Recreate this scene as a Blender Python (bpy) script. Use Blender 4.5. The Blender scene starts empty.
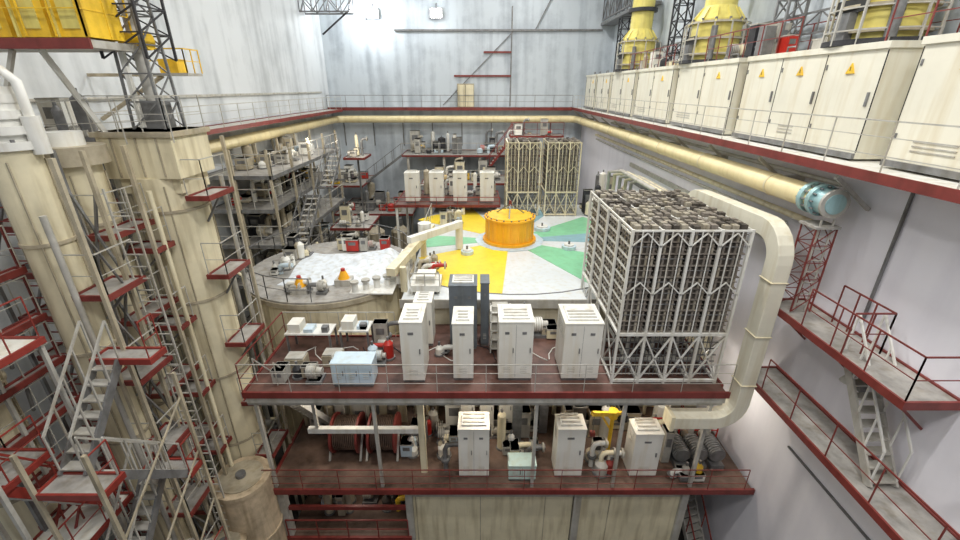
import bpy, math, random
import mathutils
from mathutils import Vector, Matrix
random.seed(7)
OFF = 17.0   # hall ground floor is z=0; coordinates below are relative to eye height
# ------------------------------------------------------------ materials
def mat(name, col, rough=.55, metal=0.0, var=.10, scale=2.0, bump=0.0, emit=0, grime=.2):
    m = bpy.data.materials.new(name); m.use_nodes = True
    nt = m.node_tree; b = nt.nodes['Principled BSDF']
    b.inputs['Roughness'].default_value = rough; b.inputs['Metallic'].default_value = metal
    tc = nt.nodes.new('ShaderNodeTexCoord'); n = nt.nodes.new('ShaderNodeTexNoise')
    n.inputs['Scale'].default_value = scale; n.inputs['Detail'].default_value = 5
    n.inputs['Roughness'].default_value = .65
    nt.links.new(tc.outputs['Object'], n.inputs['Vector'])
    r = nt.nodes.new('ShaderNodeValToRGB')
    r.color_ramp.elements[0].position = .32; r.color_ramp.elements[1].position = .62
    r.color_ramp.elements[0].color = tuple(max(0, c*(1-var*1.6)) for c in col)+(1,)
    r.color_ramp.elements[1].color = tuple(min(1, c*(1+var*.6)) for c in col)+(1,)
    nt.links.new(n.outputs['Fac'], r.inputs['Fac'])
    mp = nt.nodes.new('ShaderNodeMapping'); mp.inputs['Scale'].default_value = (3.5, 3.5, .35)
    nt.links.new(tc.outputs['Object'], mp.inputs['Vector'])
    n2 = nt.nodes.new('ShaderNodeTexNoise'); n2.inputs['Scale'].default_value = 1.2; n2.inputs['Detail'].default_value = 7
    nt.links.new(mp.outputs['Vector'], n2.inputs['Vector'])
    r2 = nt.nodes.new('ShaderNodeValToRGB'); r2.color_ramp.elements[0].position=.30; r2.color_ramp.elements[1].position=.52
    g=1-grime; r2.color_ramp.elements[0].color=(g,g*.95,g*.86,1); r2.color_ramp.elements[1].color=(1,1,1,1)
    nt.links.new(n2.outputs['Fac'], r2.inputs['Fac'])
    mx = nt.nodes.new('ShaderNodeMixRGB'); mx.blend_type='MULTIPLY'; mx.inputs[0].default_value=1
    nt.links.new(r.outputs['Color'], mx.inputs[1]); nt.links.new(r2.outputs['Color'], mx.inputs[2])
    nt.links.new(mx.outputs['Color'], b.inputs['Base Color'])
    if bump:
        bp = nt.nodes.new('ShaderNodeBump'); bp.inputs['Strength'].default_value = bump
        nt.links.new(n.outputs['Fac'], bp.inputs['Height']); nt.links.new(bp.outputs['Normal'], b.inputs['Normal'])
    if emit:
        b.inputs['Emission Color'].default_value = tuple(col)+(1,); b.inputs['Emission Strength'].default_value = emit
    return m
def wallmat(name, col, dark, sz=.25):
    m = bpy.data.materials.new(name); m.use_nodes = True
    nt = m.node_tree; b = nt.nodes['Principled BSDF']; b.inputs['Roughness'].default_value = .6
    tc = nt.nodes.new('ShaderNodeTexCoord')
    n1 = nt.nodes.new('ShaderNodeTexNoise'); n1.inputs['Scale'].default_value = sz; n1.inputs['Detail'].default_value = 9
    n1.inputs['Roughness'].default_value = .7
    nt.links.new(tc.outputs['Object'], n1.inputs['Vector'])
    mp = nt.nodes.new('ShaderNodeMapping'); mp.inputs['Scale'].default_value = (1.6, 1.6, .12)
    nt.links.new(tc.outputs['Object'], mp.inputs['Vector'])
    n2 = nt.nodes.new('ShaderNodeTexNoise'); n2.inputs['Scale'].default_value = 1.0; n2.inputs['Detail'].default_value = 6
    nt.links.new(mp.outputs['Vector'], n2.inputs['Vector'])
    a = nt.nodes.new('ShaderNodeMath'); a.operation = 'ADD'
    nt.links.new(n1.outputs['Fac'], a.inputs[0]); nt.links.new(n2.outputs['Fac'], a.inputs[1])
    h = nt.nodes.new('ShaderNodeMath'); h.operation = 'MULTIPLY'; h.inputs[1].default_value = .5
    nt.links.new(a.outputs[0], h.inputs[0])
    r = nt.nodes.new('ShaderNodeValToRGB')
    r.color_ramp.elements[0].position = .38; r.color_ramp.elements[1].position = .54
    r.color_ramp.elements[0].color = tuple(dark)+(1,); r.color_ramp.elements[1].color = tuple(col)+(1,)
    nt.links.new(h.outputs[0], r.inputs['Fac']); nt.links.new(r.outputs['Color'], b.inputs['Base Color'])
    return m
M = dict(
 wall=wallmat('wall_paint', (.66,.68,.69), (.46,.48,.49)),
 wallR=wallmat('wall_white_paint', (.88,.86,.91), (.80,.78,.84)),
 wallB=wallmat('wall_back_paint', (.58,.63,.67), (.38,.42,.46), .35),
 floor=mat('concrete_floor', (.06,.055,.05), .8, 0, .4, .8),
 conc=mat('concrete_cream', (.62,.57,.42), .8, 0, .12, .7),
 cream=mat('cream_paint', (.78,.70,.49), .45, 0, .08, 1.0, grime=.3),
 creamd=mat('cream_dull', (.46,.40,.29), .55, 0, .2, 1.5),
 pipe=mat('pipe_cream_yellow', (.82,.70,.40), .35, 0, .08, 1.0, grime=.12),
 box=mat('ivory_enamel', (.76,.73,.61), .4, 0, .04, .8, grime=.12),
 duct=mat('duct_ivory', (.80,.76,.62), .4, 0, .05, .8, grime=.15),
 white=mat('white_enamel', (.78,.77,.72), .4, 0, .06, 1.5),
 cab=mat('cabinet_ivory', (.80,.78,.71), .4, 0, .03, 1.5, grime=.08),
 deckw=mat('deck_white', (.68,.71,.72), .3, 0, .05, .5, grime=.06),
 yellow=mat('deck_yellow', (.88,.66,.05), .35, 0, .05, 1, grime=.06),
 green=mat('deck_green', (.24,.58,.34), .35, 0, .06, 1, grime=.06),
 blue=mat('deck_bluegrey', (.26,.44,.50), .35, 0, .06, 1, grime=.06),
 orange=mat('orange_paint', (.93,.45,.02), .4, 0, .06, 1, grime=.1),
 crany=mat('crane_yellow', (.85,.54,.03), .45, 0, .15, 1.5),
 cask=mat('cask_yellow', (.72,.62,.17), .4, 0, .1, 1),
 maroon=mat('maroon_floor', (.135,.065,.05), .5, 0, .35, 1.2),
 brownf=mat('brown_floor', (.15,.095,.07), .55, 0, .4, 1.0),
 red=mat('red_oxide', (.21,.035,.028), .5, 0, .15, 2),
 redb=mat('red_bright', (.27,.035,.025), .45, 0, .1, 2),
 redp=mat('red_signal', (.50,.03,.02), .4, 0, .1, 2),
 steel=mat('steel_grey', (.22,.22,.22), .45, .3, .2, 3),
 steell=mat('steel_light', (.50,.48,.43), .5, .1, .12, 3),
 dark=mat('dark_steel', (.04,.04,.045), .6, .2, .3, 3),
 brown=mat('module_brown', (.085,.072,.06), .6, .1, .3, 4),
 module=mat('module_grey', (.25,.22,.19), .5, .2, .25, 5),
 modl=mat('module_beige', (.38,.34,.27), .5, .1, .2, 5),
 grating=mat('grating_grey', (.38,.36,.33), .6, .1, .2, 2),
 slate=mat('slate_panel', (.14,.16,.18), .5, 0, .1, 2),
 mint=mat('mint_enamel', (.60,.76,.70), .4, 0, .05, 2, grime=.1),
 lblue=mat('pale_blue_enamel', (.58,.70,.78), .4, 0, .06, 2, grime=.1),
 flange=mat('flange_blue', (.36,.56,.58), .4, .2, .1, 2),
 cloth=mat('white_tarp', (.70,.74,.78), .8, 0, .08, 2, .2),
 tank=mat('tank_rust', (.62,.49,.33), .7, 0, .2, 1.5, grime=.4),
 lamp=mat('lamp_glass', (1,.98,.95), .4, 0, 0, 1, 0, 30),
 black=mat('black_seam', (.02,.02,.02), .7, 0, 0, 1),
)
# ------------------------------------------------------------ mesh builder
class B:
    def __init__(s, name, bevel=0): s.n=name; s.v=[]; s.f=[]; s.m=[]; s.sm=[]; s.mats=[]; s.bv=bevel
    def mi(s, k):
        if k not in s.mats: s.mats.append(k)
        return s.mats.index(k)
    def add(s, vs, fs, k, smooth=False):
        o=len(s.v); s.v += [tuple(p) for p in vs]; i=s.mi(k)
        for f in fs: s.f.append([o+a for a in f]); s.m.append(i); s.sm.append(smooth)
    def box(s,x0,x1,y0,y1,z0,z1,k):
        vs=[(x,y,z) for z in (z0,z1) for y in (y0,y1) for x in (x0,x1)]
        s.add(vs,[(0,2,3,1),(4,5,7,6),(0,1,5,4),(2,6,7,3),(0,4,6,2),(1,3,7,5)],k)
    def frame(s,p,q):
        d=(Vector(q)-Vector(p)); L=d.length; d.normalize()
        up=Vector((0,0,1)) if abs(d.z)<.95 else Vector((0,1,0))
        a=d.cross(up).normalized(); b=a.cross(d).normalized()
        return d,a,b,L
    def beam(s,p,q,w,h,k):
        d,a,b,L=s.frame(p,q); p=Vector(p); q=Vector(q)
        vs=[c+a*(i*w/2)+b*(j*h/2) for c in (p,q) for i,j in((-1,-1),(1,-1),(1,1),(-1,1))]
        s.add(vs,[(0,1,2,3),(7,6,5,4),(0,4,5,1),(1,5,6,2),(2,6,7,3),(3,7,4,0)],k)
    def cyl(s,p,q,r,k,n=14,r2=None):
        if r2 is None: r2=r
        d,a,b,L=s.frame(p,q); p=Vector(p); q=Vector(q); vs=[]
        for c,rr in((p,r),(q,r2)):
            for i in range(n):
                t=2*math.pi*i/n; vs.append(c+(a*math.cos(t)+b*math.sin(t))*rr)
        s.add(vs,[(i,i+n,(i+1)%n+n,(i+1)%n) for i in range(n)],k,n>6)
        s.add(vs[:n],[tuple(range(n))],k); s.add(vs[n:],[tuple(reversed(range(n)))],k)
    def prism(s,pts,z0,z1,k):
        n=len(pts); vs=[(x,y,z0) for x,y in pts]+[(x,y,z1) for x,y in pts]
        s.add(vs,[tuple(reversed(range(n))),tuple(range(n,2*n))]+[(i,(i+1)%n,(i+1)%n+n,i+n) for i in range(n)],k)
    def sweep(s,pts,r,k,n=12,sq=None):
        pts=[Vector(p) for p in pts]; rings=[]
        nrm=None
        for i,p in enumerate(pts):
            t=((pts[min(i+1,len(pts)-1)]-pts[max(i-1,0)])).normalized()
            if nrm is None:
                up=Vector((0,0,1)) if abs(t.z)<.9 else Vector((0,1,0)); nrm=t.cross(up).normalized()
            else: nrm=(nrm-t*nrm.dot(t)).normalized()
            bn=t.cross(nrm)
            if sq: rings.append([p+nrm*(i2*sq[0]/2)+bn*(j2*sq[1]/2) for i2,j2 in((-1,-1),(1,-1),(1,1),(-1,1))])
            else: rings.append([p+(nrm*math.cos(2*math.pi*j/n)+bn*math.sin(2*math.pi*j/n))*r for j in range(n)])
        m=len(rings[0]); vs=[v for R in rings for v in R]
        fs=[(i*m+j,i*m+(j+1)%m,(i+1)*m+(j+1)%m,(i+1)*m+j) for i in range(len(rings)-1) for j in range(m)]
        s.add(vs,fs,k,not sq); s.add(rings[0],[tuple(reversed(range(m)))],k); s.add(rings[-1],[tuple(range(m))],k)
    def rail(s,path,k='red',h=1.0,step=1.3,toe=None,r=.02,mids=(.5,)):
        for a,b in zip(path[:-1],path[1:]):
            a=Vector(a); b=Vector(b); L=(b-a).length; n=max(1,round(L/step)); U=Vector((0,0,1))
            for i in range(n+1):
                p=a.lerp(b,i/n); s.beam(p,p+U*h,r*1.6,r*1.6,k)
            s.beam(a+U*h,b+U*h,r*2,r*2,k)
            for m_ in mids: s.beam(a+U*h*m_,b+U*h*m_,r*1.2,r*1.2,k)
            if toe: s.beam(a+U*.02,b+U*.02,.04,.16,toe)
    def deck(s,x0,x1,y0,y1,z,k='grating',e='red',th=.08,eh=.12):
        s.box(x0,x1,y0,y1,z-th,z,k)
        w=.05
        s.box(x0-w,x1+w,y0-w,y0,z-eh,z+.04,e); s.box(x0-w,x1+w,y1,y1+w,z-eh,z+.04,e)
        s.box(x0-w,x0,y0,y1,z-eh,z+.04,e); s.box(x1,x1+w,y0,y1,z-eh,z+.04,e)
    def stairs(s,p,q,w=.8,k='red',st='steell',rk='red',rails=True):
        p=Vector(p); q=Vector(q); d=q-p; hd=Vector((d.x,d.y,0)).normalized(); sd=Vector((-hd.y,hd.x,0))
        n=max(3,int(abs(d.z)/.22))
        for sg in(-1,1):
            o=sd*sg*w/2; s.beam(p+o,q+o,.05,.18,k)
            if rails:
                U=Vector((0,0,.95)); s.beam(p+o+U,q+o+U,.04,.04,rk)
                for i in range(0,5):
                    c=p.lerp(q,i/4)+o; s.beam(c,c+U,.03,.03,rk)
        for i in range(n):
            c=p.lerp(q,(i+.5)/n); s.beam(c-sd*w/2,c+sd*w/2,.22,.04,st)
    def ladder(s,x,y,z0,z1,w=.45,k='steell',ax='x'):
        dx,dy=(w/2,0) if ax=='x' else (0,w/2)
        s.beam((x-dx,y-dy,z0),(x-dx,y-dy,z1),.035,.035,k); s.beam((x+dx,y+dy,z0),(x+dx,y+dy,z1),.035,.035,k)
        z=z0+.2
        while z<z1: s.beam((x-dx,y-dy,z),(x+dx,y+dy,z),.025,.025,k); z+=.3
    def mast(s,x,y,z0,z1,w,k,t=.07,w2=None,bay=None):
        w2=w2 or w; bay=bay or w; n=max(1,round((z1-z0)/bay))
        def c(i,f): 
            ww=(w+(w2-w)*f)/2; sx,sy=((-1,-1),(1,-1),(1,1),(-1,1))[i%4]; return Vector((x+sx*ww,y+sy*ww,z0+(z1-z0)*f))
        for i in range(4):
            s.beam(c(i,0),c(i,1),t,t,k)
            for j in range(n):
                s.beam(c(i,j/n),c(i+1,(j+1)/n),t*.6,t*.6,k); s.beam(c(i,(j+1)/n),c(i+1,(j+1)/n),t*.6,t*.6,k)
    def truss(s,p,q,hgt,k,t=.06,bay=1.0):
        p=Vector(p); q=Vector(q); U=Vector((0,0,hgt)); n=max(1,round((q-p).length/bay))
        s.beam(p,q,t,t,k); s.beam(p+U,q+U,t,t,k)
        for i in range(n):
            a=p.lerp(q,i/n); b=p.lerp(q,(i+1)/n); s.beam(a,a+U,t*.6,t*.6,k)
            s.beam(a,b+U,t*.6,t*.6,k) if i%2 else s.beam(a+U,b,t*.6,t*.6,k)
        s.beam(q,q+U,t*.6,t*.6,k)
    def clutter(s,x0,x1,y0,y1,z,n,smax=.6,hmax=1.0,pal=('cab','white','cream','steell','steel','creamd','dark'),acc=('redp','lblue','crany')):
        """machines, valves, elbows and boxes standing on a floor, kept inside the given footprint"""
        for i in range(n):
            sx=.25+random.random()*smax*.7; sy=.25+random.random()*smax*.7; h=.25+random.random()**1.4*hmax
            x=random.uniform(x0,max(x0+.01,x1-sx)); y=random.uniform(y0,max(y0+.01,y1-sy)); k=random.choice(pal)
            if random.random()<.12: k=random.choice(acc); h=min(h,.6)
            t=random.random(); cx,cy=x+sx/2,y+sy/2; r=min(sx,sy)/2
            if t<.35:
                s.box(x,x+sx,y,y+sy,z+.05,z+h,k); s.box(x+.04,x+sx-.04,y+.04,y+sy-.04,z,z+.05,'dark'); s.box(x-.01,x+sx+.01,y-.01,y+sy+.01,z+h-.04,z+h,'steell')
                s.box(x+sx*.2,x+sx*.8,y-.012,y,z+h*.55,z+h*.8,'steel')
            elif t<.6:
                s.cyl((cx,cy,z),(cx,cy,z+.06),r*1.1,'steel',14); s.cyl((cx,cy,z+.06),(cx,cy,z+h),r*.85,k,16); s.cyl((cx,cy,z+h),(cx,cy,z+h+.12),r*.85,k,16,r*.3); s.cyl((cx,cy,z+h+.12),(cx,cy,z+h+.25),.04,'steel',8)
            elif t<.8:
                s.box(x,x+sx,y,y+sy,z,z+.1,'steel'); s.cyl((x+.03,cy,z+.1+r),(x+sx*.65,cy,z+.1+r),r*.9,k,14); s.cyl((x+sx*.65,cy,z+.1+r),(x+sx,cy,z+.1+r),r*.5,'steell',12)
                for j in range(4): s.cyl((x+.06+j*sx*.14,cy,z+.1+r),(x+.09+j*sx*.14,cy,z+.1+r),r,'steell',14)
            else:
                s.sweep([(cx,cy,z),(cx,cy,z+h*.8),(cx+.06,cy,z+h*.95),(cx+sx*.5,cy,z+h),(cx+sx*.5+.3,cy,z+h)],.06+r*.15,k,8); s.cyl((cx,cy,z+h*.4),(cx,cy,z+h*.48),.16,'steel',12); s.cyl((cx+sx*.5+.2,cy,z+h),(cx+sx*.5+.26,cy,z+h),.17,'steell',12)
    def done(s):
        me=bpy.data.meshes.new(s.n); me.from_pydata(s.v,[],s.f)
        for k in s.mats: me.materials.append(M[k])
        me.polygons.foreach_set('material_index',s.m); me.polygons.foreach_set('use_smooth',s.sm); me.update()
        xs,ys,zs=zip(*s.v); c=Vector(((min(xs)+max(xs))/2,(min(ys)+max(ys))/2,min(zs)))
        me.transform(Matrix.Translation(-c))
        o=bpy.data.objects.new(s.n,me); o.location=c; bpy.context.scene.collection.objects.link(o)
        if s.bv:
            md=o.modifiers.new('bevel','BEVEL'); md.width=s.bv; md.segments=2; md.limit_method='ANGLE'
        return o
def arc(c,u,v,r,a0,a1,n=8):
    c=Vector(c);u=Vector(u);v=Vector(v)
    return [c+u*r*math.cos(math.radians(a0+(a1-a0)*i/n))+v*r*math.sin(math.radians(a0+(a1-a0)*i/n)) for i in range(n+1)]
# ------------------------------------------------------------ room shell
b=B('floor'); b.box(-13,9,-4,40,-17.4,-17,'floor'); b.done()
b=B('ceiling'); b.box(-13.4,11.4,-4,40.4,11,11.3,'wall'); b.done()
b=B('wall_left'); b.box(-13.4,-13,-4,40,-17,11,'wall'); b.done()
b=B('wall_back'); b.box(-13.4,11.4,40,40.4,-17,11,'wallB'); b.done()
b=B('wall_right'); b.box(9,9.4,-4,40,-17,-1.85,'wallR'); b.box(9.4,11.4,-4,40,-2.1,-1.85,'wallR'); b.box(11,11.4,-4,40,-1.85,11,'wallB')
b.done()
# ------------------------------------------------------------ right balcony
b=B('balcony_gallery')
b.box(7.9,10.98,-2,39.9,-1.72,-1.6,'white')
b.box(7.86,7.9,-2,39.9,-1.76,-1.55,'red')
for i in range(14): b.beam((8.98,1+i*2.9,-2.6),(8.0,1+i*2.9,-1.85),.08,.08,'steell')
b.rail([(7.95,-2,-1.6),(7.95,39,-1.6)],'steell',1.0,1.5,None,.014,(.35,.7))
b.done()
segs=[(1.5,9.5),(10.3,15.5),(16.1,20.8),(21.4,26),(26.6,31),(31.6,35),(35.5,38.6)]
for a,c in segs:
    b=B('equipment_enclosure',.03)
    b.box(8.75,10.9,a,c,-1.55,.85,'box')
    b.box(8.70,10.9,a-.05,c+.05,.78,.92,'box')
    b.box(8.68,8.76,a,c,-1.55,-1.42,'steel')
    n=max(2,round((c-a)/1.9))
    for i in range(n+1):
        y=a+(c-a)*i/n
        b.box(8.738,8.76,y-.007,y+.007,-1.4,.75,'black')
        if i<n:
            b.box(8.71,8.76,y+.12,y+.17,-.4,-.1,'steel')
            yy=y+(c-a)/n
            if i%2: 
                for j in range(3): b.box(8.735,8.76,y+.6,yy-.5,-1.2+j*.09,-1.17+j*.09,'steell')
            for zz in(-1.0,.4): b.box(8.73,8.76,yy-.09,yy-.05,zz,zz+.12,'steel')
            if i%2==0 or a<16:
                yc=y+(c-a)/n*.5; s_=.13; x=8.72
                b.add([(x,yc-s_,.30),(x,yc+s_,.30),(x,yc,.53),(x+.03,yc-s_,.30),(x+.03,yc+s_,.30),(x+.03,yc,.53)],[(0,2,1),(3,4,5),(0,1,4,3),(1,2,5,4),(2,0,3,5)],'crany')
                b.box(x-.004,x,yc-.012,yc+.012,.36,.45,'black')
    for q in(.25,.75):
        y=a+(c-a)*q; b.sweep([(9.2,y-.2,.92),(9.2,y-.2,1.1),(9.2,y+.2,1.1),(9.2,y+.2,.92)],.03,'steel',6)
    b.done()
# casks
for X,Y,R,H in((9.75,11.9,1.0,2.6),(9.75,20.2,1.1,2.9),(9.75,29.7,1.15,3.2)):
    b=B('transfer_cask')
    z=.93
    b.cyl((X,Y,z),(X,Y,z+.12),R*1.12,'dark',24)
    b.cyl((X,Y,z+.12),(X,Y,z+H*.55),R*.85,'cask',28)
    for f in(.1,.3,.5): b.cyl((X,Y,z+H*f),(X,Y,z+H*f+.08),R*.95,'creamd',28)
    b.cyl((X,Y,z+H*.55),(X,Y,z+H*.72),R*.85,'cask',28,R*.55)
    b.cyl((X,Y,z+H*.72),(X,Y,z+H*1.3),R*.55,'cask',20)
    b.cyl((X,Y,z+H*1.0),(X,Y,z+H*1.06),R*.72,'dark',20)
    for i in range(12):
        t=i*math.pi/6; cx,cy=math.cos(t),math.sin(t)
        b.beam((X+cx*R*1.1,Y+cy*R*1.1,z),(X+cx*R*1.1,Y+cy*R*1.1,z+H*.5),.045,.045,'steell')
        b.beam((X+cx*R*.6,Y+cy*R*.6,z+H*.7),(X+cx*R*.98,Y+cy*R*.98,z+H*.5),.05,.05,'cask')
        t2=t+math.pi/6
        for hh in(.12,.3,.5): b.beam((X+cx*R*1.1,Y+cy*R*1.1,z+H*hh),(X+math.cos(t2)*R*1.1,Y+math.sin(t2)*R*1.1,z+H*hh),.03,.03,'steell')
        b.cyl((X+cx*R*.9,Y+cy*R*.9,z+H*.5),(X+cx*R*.9,Y+cy*R*.9,z+H*.56),.05,'steel',8)
    b.box(X-R*.9,X-R*.84,Y-.45,Y+.45,z+.7,z+1.0,'black')
    b.box(X-R*1.02,X-R*.8,Y-.2,Y+.2,z+.12,z+.7,'steel')
    b.cyl((X-R*.5,Y-R*.9,z+.12),(X-R*.5,Y-R*.9,z+1.3),.12,'steel',10)
    b.done()
b=B('cask_service_walkway')
b.rail([(8.85,13.5,.93),(8.85,18.8,.93)],'red',.85,.9,None,.016); b.rail([(8.85,21.8,.93),(8.85,28.2,.93)],'red',.85,.9,None,.016)
b.rail([(8.85,5,.93),(8.85,10.6,.93)],'red',.85,.9,None,.016); b.rail([(10.7,5,.93),(10.7,36,.93)],'red',.95,1.2,None,.016)
b.truss((10.6,13.3,1.6),(10.6,18.6,1.6),.6,'steel',.06,1.0); b.truss((10.6,21.8,1.6),(10.6,28,1.6),.6,'steel',.06,1.0)
b.mast(10.2,25,.93,6,.7,'dark'); b.mast(10.2,34.5,.93,4.5,.7,'dark'); b.mast(10.2,16.3,.93,5.5,.6,'steel')
b.clutter(9.0,10.5,13.4,18.6,.93,16,.5,.8); b.clutter(9.0,10.5,22,28.2,.93,14,.5,.9); b.clutter(9.0,10.5,31.5,34,.93,8,.5,1.2); b.clutter(9.6,10.6,6,10.6,.93,10,.5,.9)
b.done()
# big pipe on right wall
b=B('cooling_pipe')
pts=[(8.25,10.2,-2.5),(8.25,38.0,-2.5)]+arc((7.55,38.3,-2.5),(1,0,0),(0,1,0),.7,0,90)+[(-11.4,39.0,-2.5)]+arc((-11.5,38.2,-2.5),(0,1,0),(-1,0,0),.8,0,90)+[(-12.3,16.5,-2.5)]
b.sweep(pts,.29,'pipe',16)
for y in range(12,38,4): b.cyl((8.25,y,-2.5),(8.25,y+.06,-2.5),.31,'cream',16); b.beam((8.25,y,-2.5),(9,y,-2.5),.1,.5,'steell')
for y in(10.15,10.45): b.cyl((8.25,y,-2.5),(8.25,y+.12,-2.5),.38,'flange',20)
b.cyl((8.25,9.85,-2.5),(8.25,10.15,-2.5),.30,'flange',20); b.cyl((8.25,9.78,-2.5),(8.25,9.85,-2.5),.34,'steell',20); b.cyl((8.25,9.76,-2.5),(8.25,9.78,-2.5),.24,'flange',20)
for i in range(12):
    t=i*math.pi/6; b.cyl((8.25+.34*math.cos(t),10.05,-2.5+.34*math.sin(t)),(8.25+.34*math.cos(t),10.62,-2.5+.34*math.sin(t)),.022,'steel',6)
b.sweep([(8.7,10.3,-2.15),(8.7,30,-2.15)],.06,'steell',8); b.sweep([(8.8,11,-3.3),(8.8,34,-3.3)],.09,'cream',8); b.sweep([(8.85,12,-3.6),(8.85,34,-3.6)],.06,'steell',8)
b.done()
# rectangular duct
b=B('ventilation_duct',.06)
path=[(7.6,15.2,-8.19),(7.6,15.2,-4.6)]+arc((7.6,14.5,-4.15),(0,1,0),(0,0,1),.7,0,90,6)[1:]+[(7.6,10.9,-3.35)]+arc((7.6,10.9,-4.1),(0,0,1),(0,-1,0),.75,0,90,6)[1:]+[(7.6,10.15,-8.2)]+arc((6.9,10.15,-8.45),(1,0,0),(0,0,-1),.7,0,90,6)+[(5.7,10.15,-9.15)]
b.sweep(path,0,'duct',sq=(.40,.48))
for z in(-4.6,-6.2,-7.8): b.box(7.37,7.83,9.88,10.42,z,z+.035,'cream')
b.box(5.62,5.74,9.88,10.42,-9.42,-8.88,'cream')
b.done()
# ------------------------------------------------------------ reactor block and deck
b=B('reactor_block')
b.box(-2.8,8.95,14.2,28,-16.98,-7.4,'conc'); b.box(-2.9,8.95,14.1,28.1,-7.4,-7.2,'deckw')
b.box(-2.95,8.95,14.04,14.1,-7.5,-7.15,'steell')
for i in range(8): b.box(-2.5+i*1.45,-2.44+i*1.45,14.14,14.2,-8.2,-7.5,'creamd')
b.done()
b=B('deck_floor_marking')
cx,cy=1.5,20.9
def wedge(a0,a1,r0,r1,k,z=-7.195):
    n=12; p=[]
    for i in range(n+1):
        t=math.radians(a0+(a1-a0)*i/n); p.append((cx+r1*math.cos(t),cy+r1*math.sin(t)))
    for i in range(n,-1,-1):
        t=math.radians(a0+(a1-a0)*i/n); p.append((cx+r0*math.cos(t),cy+r0*math.sin(t)))
    for i in range(n):
        q=[p[i],p[i+1],p[2*n-i],p[2*n+1-i]]
        b.prism(q[::1],z-.004,z+.012,k)
for a0,a1,k in((-131,-96,'yellow'),(-62,-28,'green'),(-5,14,'blue'),(14,42,'green'),(62,92,'blue'),(108,145,'yellow')):
    wedge(a0,a1,1.7,6.3,k)
wedge(-150,-131,1.7,5.0,'yellow'); wedge(170,195,1.7,4.3,'green')
wedge(0,360,1.35,1.75,'lblue',-7.18)
wedge(-130,-20,6.3,6.36,'steel')
b.done()
b=B('reactor_cover_drum')
b.cyl((cx,cy,-7.17),(cx,cy,-7.05),1.35,'orange',40); b.cyl((cx,cy,-7.05),(cx,cy,-6.0),1.2,'orange',40)
b.cyl((cx,cy,-6.0),(cx,cy,-5.9),1.28,'orange',40); b.cyl((cx,cy,-5.9),(cx,cy,-5.86),1.1,'crany',40)
for i in range(20):
    t=i*math.pi/10; b.beam((cx+1.2*math.cos(t),cy+1.2*math.sin(t),-7.05),(cx+1.2*math.cos(t),cy+1.2*math.sin(t),-6.0),.05,.05,'orange')
    b.cyl((cx+1.18*math.cos(t),cy+1.18*math.sin(t),-5.9),(cx+1.18*math.cos(t),cy+1.18*math.sin(t),-5.84),.04,'steel',6)
for i in range(3):
    t=i*2.1+.4; b.beam((cx+.8*math.cos(t),cy+.8*math.sin(t),-5.86),(cx,cy,-5.3),.05,.05,'steel')
b.cyl((cx,cy,-5.4),(cx,cy,-5.15),.07,'red',10)
b.done()
for X,Y,r in((3.4,22.6,.45),(-.6,18.9,.3),(4.3,19.6,.35)):
    b=B('deck_hatch_cover'); b.cyl((X,Y,-7.18),(X,Y,-7.02),r,'lblue',24); b.cyl((X,Y,-7.02),(X,Y,-6.95),r*.7,'white',24); b.cyl((X,Y,-6.95),(X,Y,-6.8),.05,'steel',8); b.done()
b=B('deck_edge_equipment')
b.clutter(-2.7,-.8,22.8,25.2,-7.18,12,.5,.7); b.clutter(-2.7,-1.6,15.8,18,-7.18,9,.5,.5,acc=('orange','redp'))
b.clutter(6.2,8.8,24.5,27.8,-7.18,14,.6,2.2); b.clutter(7.5,8.8,18,24,-7.18,14,.5,1.8)
b.rail([(-2.85,20.5,-7.18),(-2.85,24.8,-7.18)],'steell',.9,.8,None,.015)
b.done()
# ------------------------------------------------------------ main steel platform
b=B('steel_platform')
z=-8.2
b.box(-6.86,7.2,10.15,13.2,z-.1,z,'maroon'); b.box(-2.8,7.2,13.2,14.1,z-.1,z,'maroon')
b.box(-6.93,7.28,10.09,10.15,z-.16,z+.05,'red'); b.box(-6.93,-6.86,10.15,13.2,z-.16,z+.05,'red'); b.box(-6.93,-2.8,13.2,13.26,z-.16,z+.05,'red'); b.box(7.2,7.26,10.45,14.0,z-.16,z+.05,'red')
b.box(-6.86,7.2,10.12,10.16,z-.36,z-.16,'steell')
b.box(-6.9,7.2,10.2,10.3,z-.5,z-.1,'steell')
for x in(-6.7,-3.2,1.7,4.35,6.9):
    b.box(x-.05,x+.05,10.22,10.32,-12.1,z-.3,'steell'); b.box(x-.08,x+.08,13.0,13.16,-12.1,z-.3,'creamd')
for i in range(14): b.box(-6.8+i*1.05,-6.7+i*1.05,10.3,13.2,z-.35,z-.1,'steell')
b.rail([(-6.9,10.12,z),(7.25,10.12,z)],'steell',1.0,1.4,None,.011,(.35,.7))
b.rail([(-6.9,13.2,z),(-6.9,10.12,z)],'red',1.0,1.0,None,.015)
b.rail([(-6.9,13.2,z),(-3.0,13.2,z)],'steell',1.0,1.0,None,.013)
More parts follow.
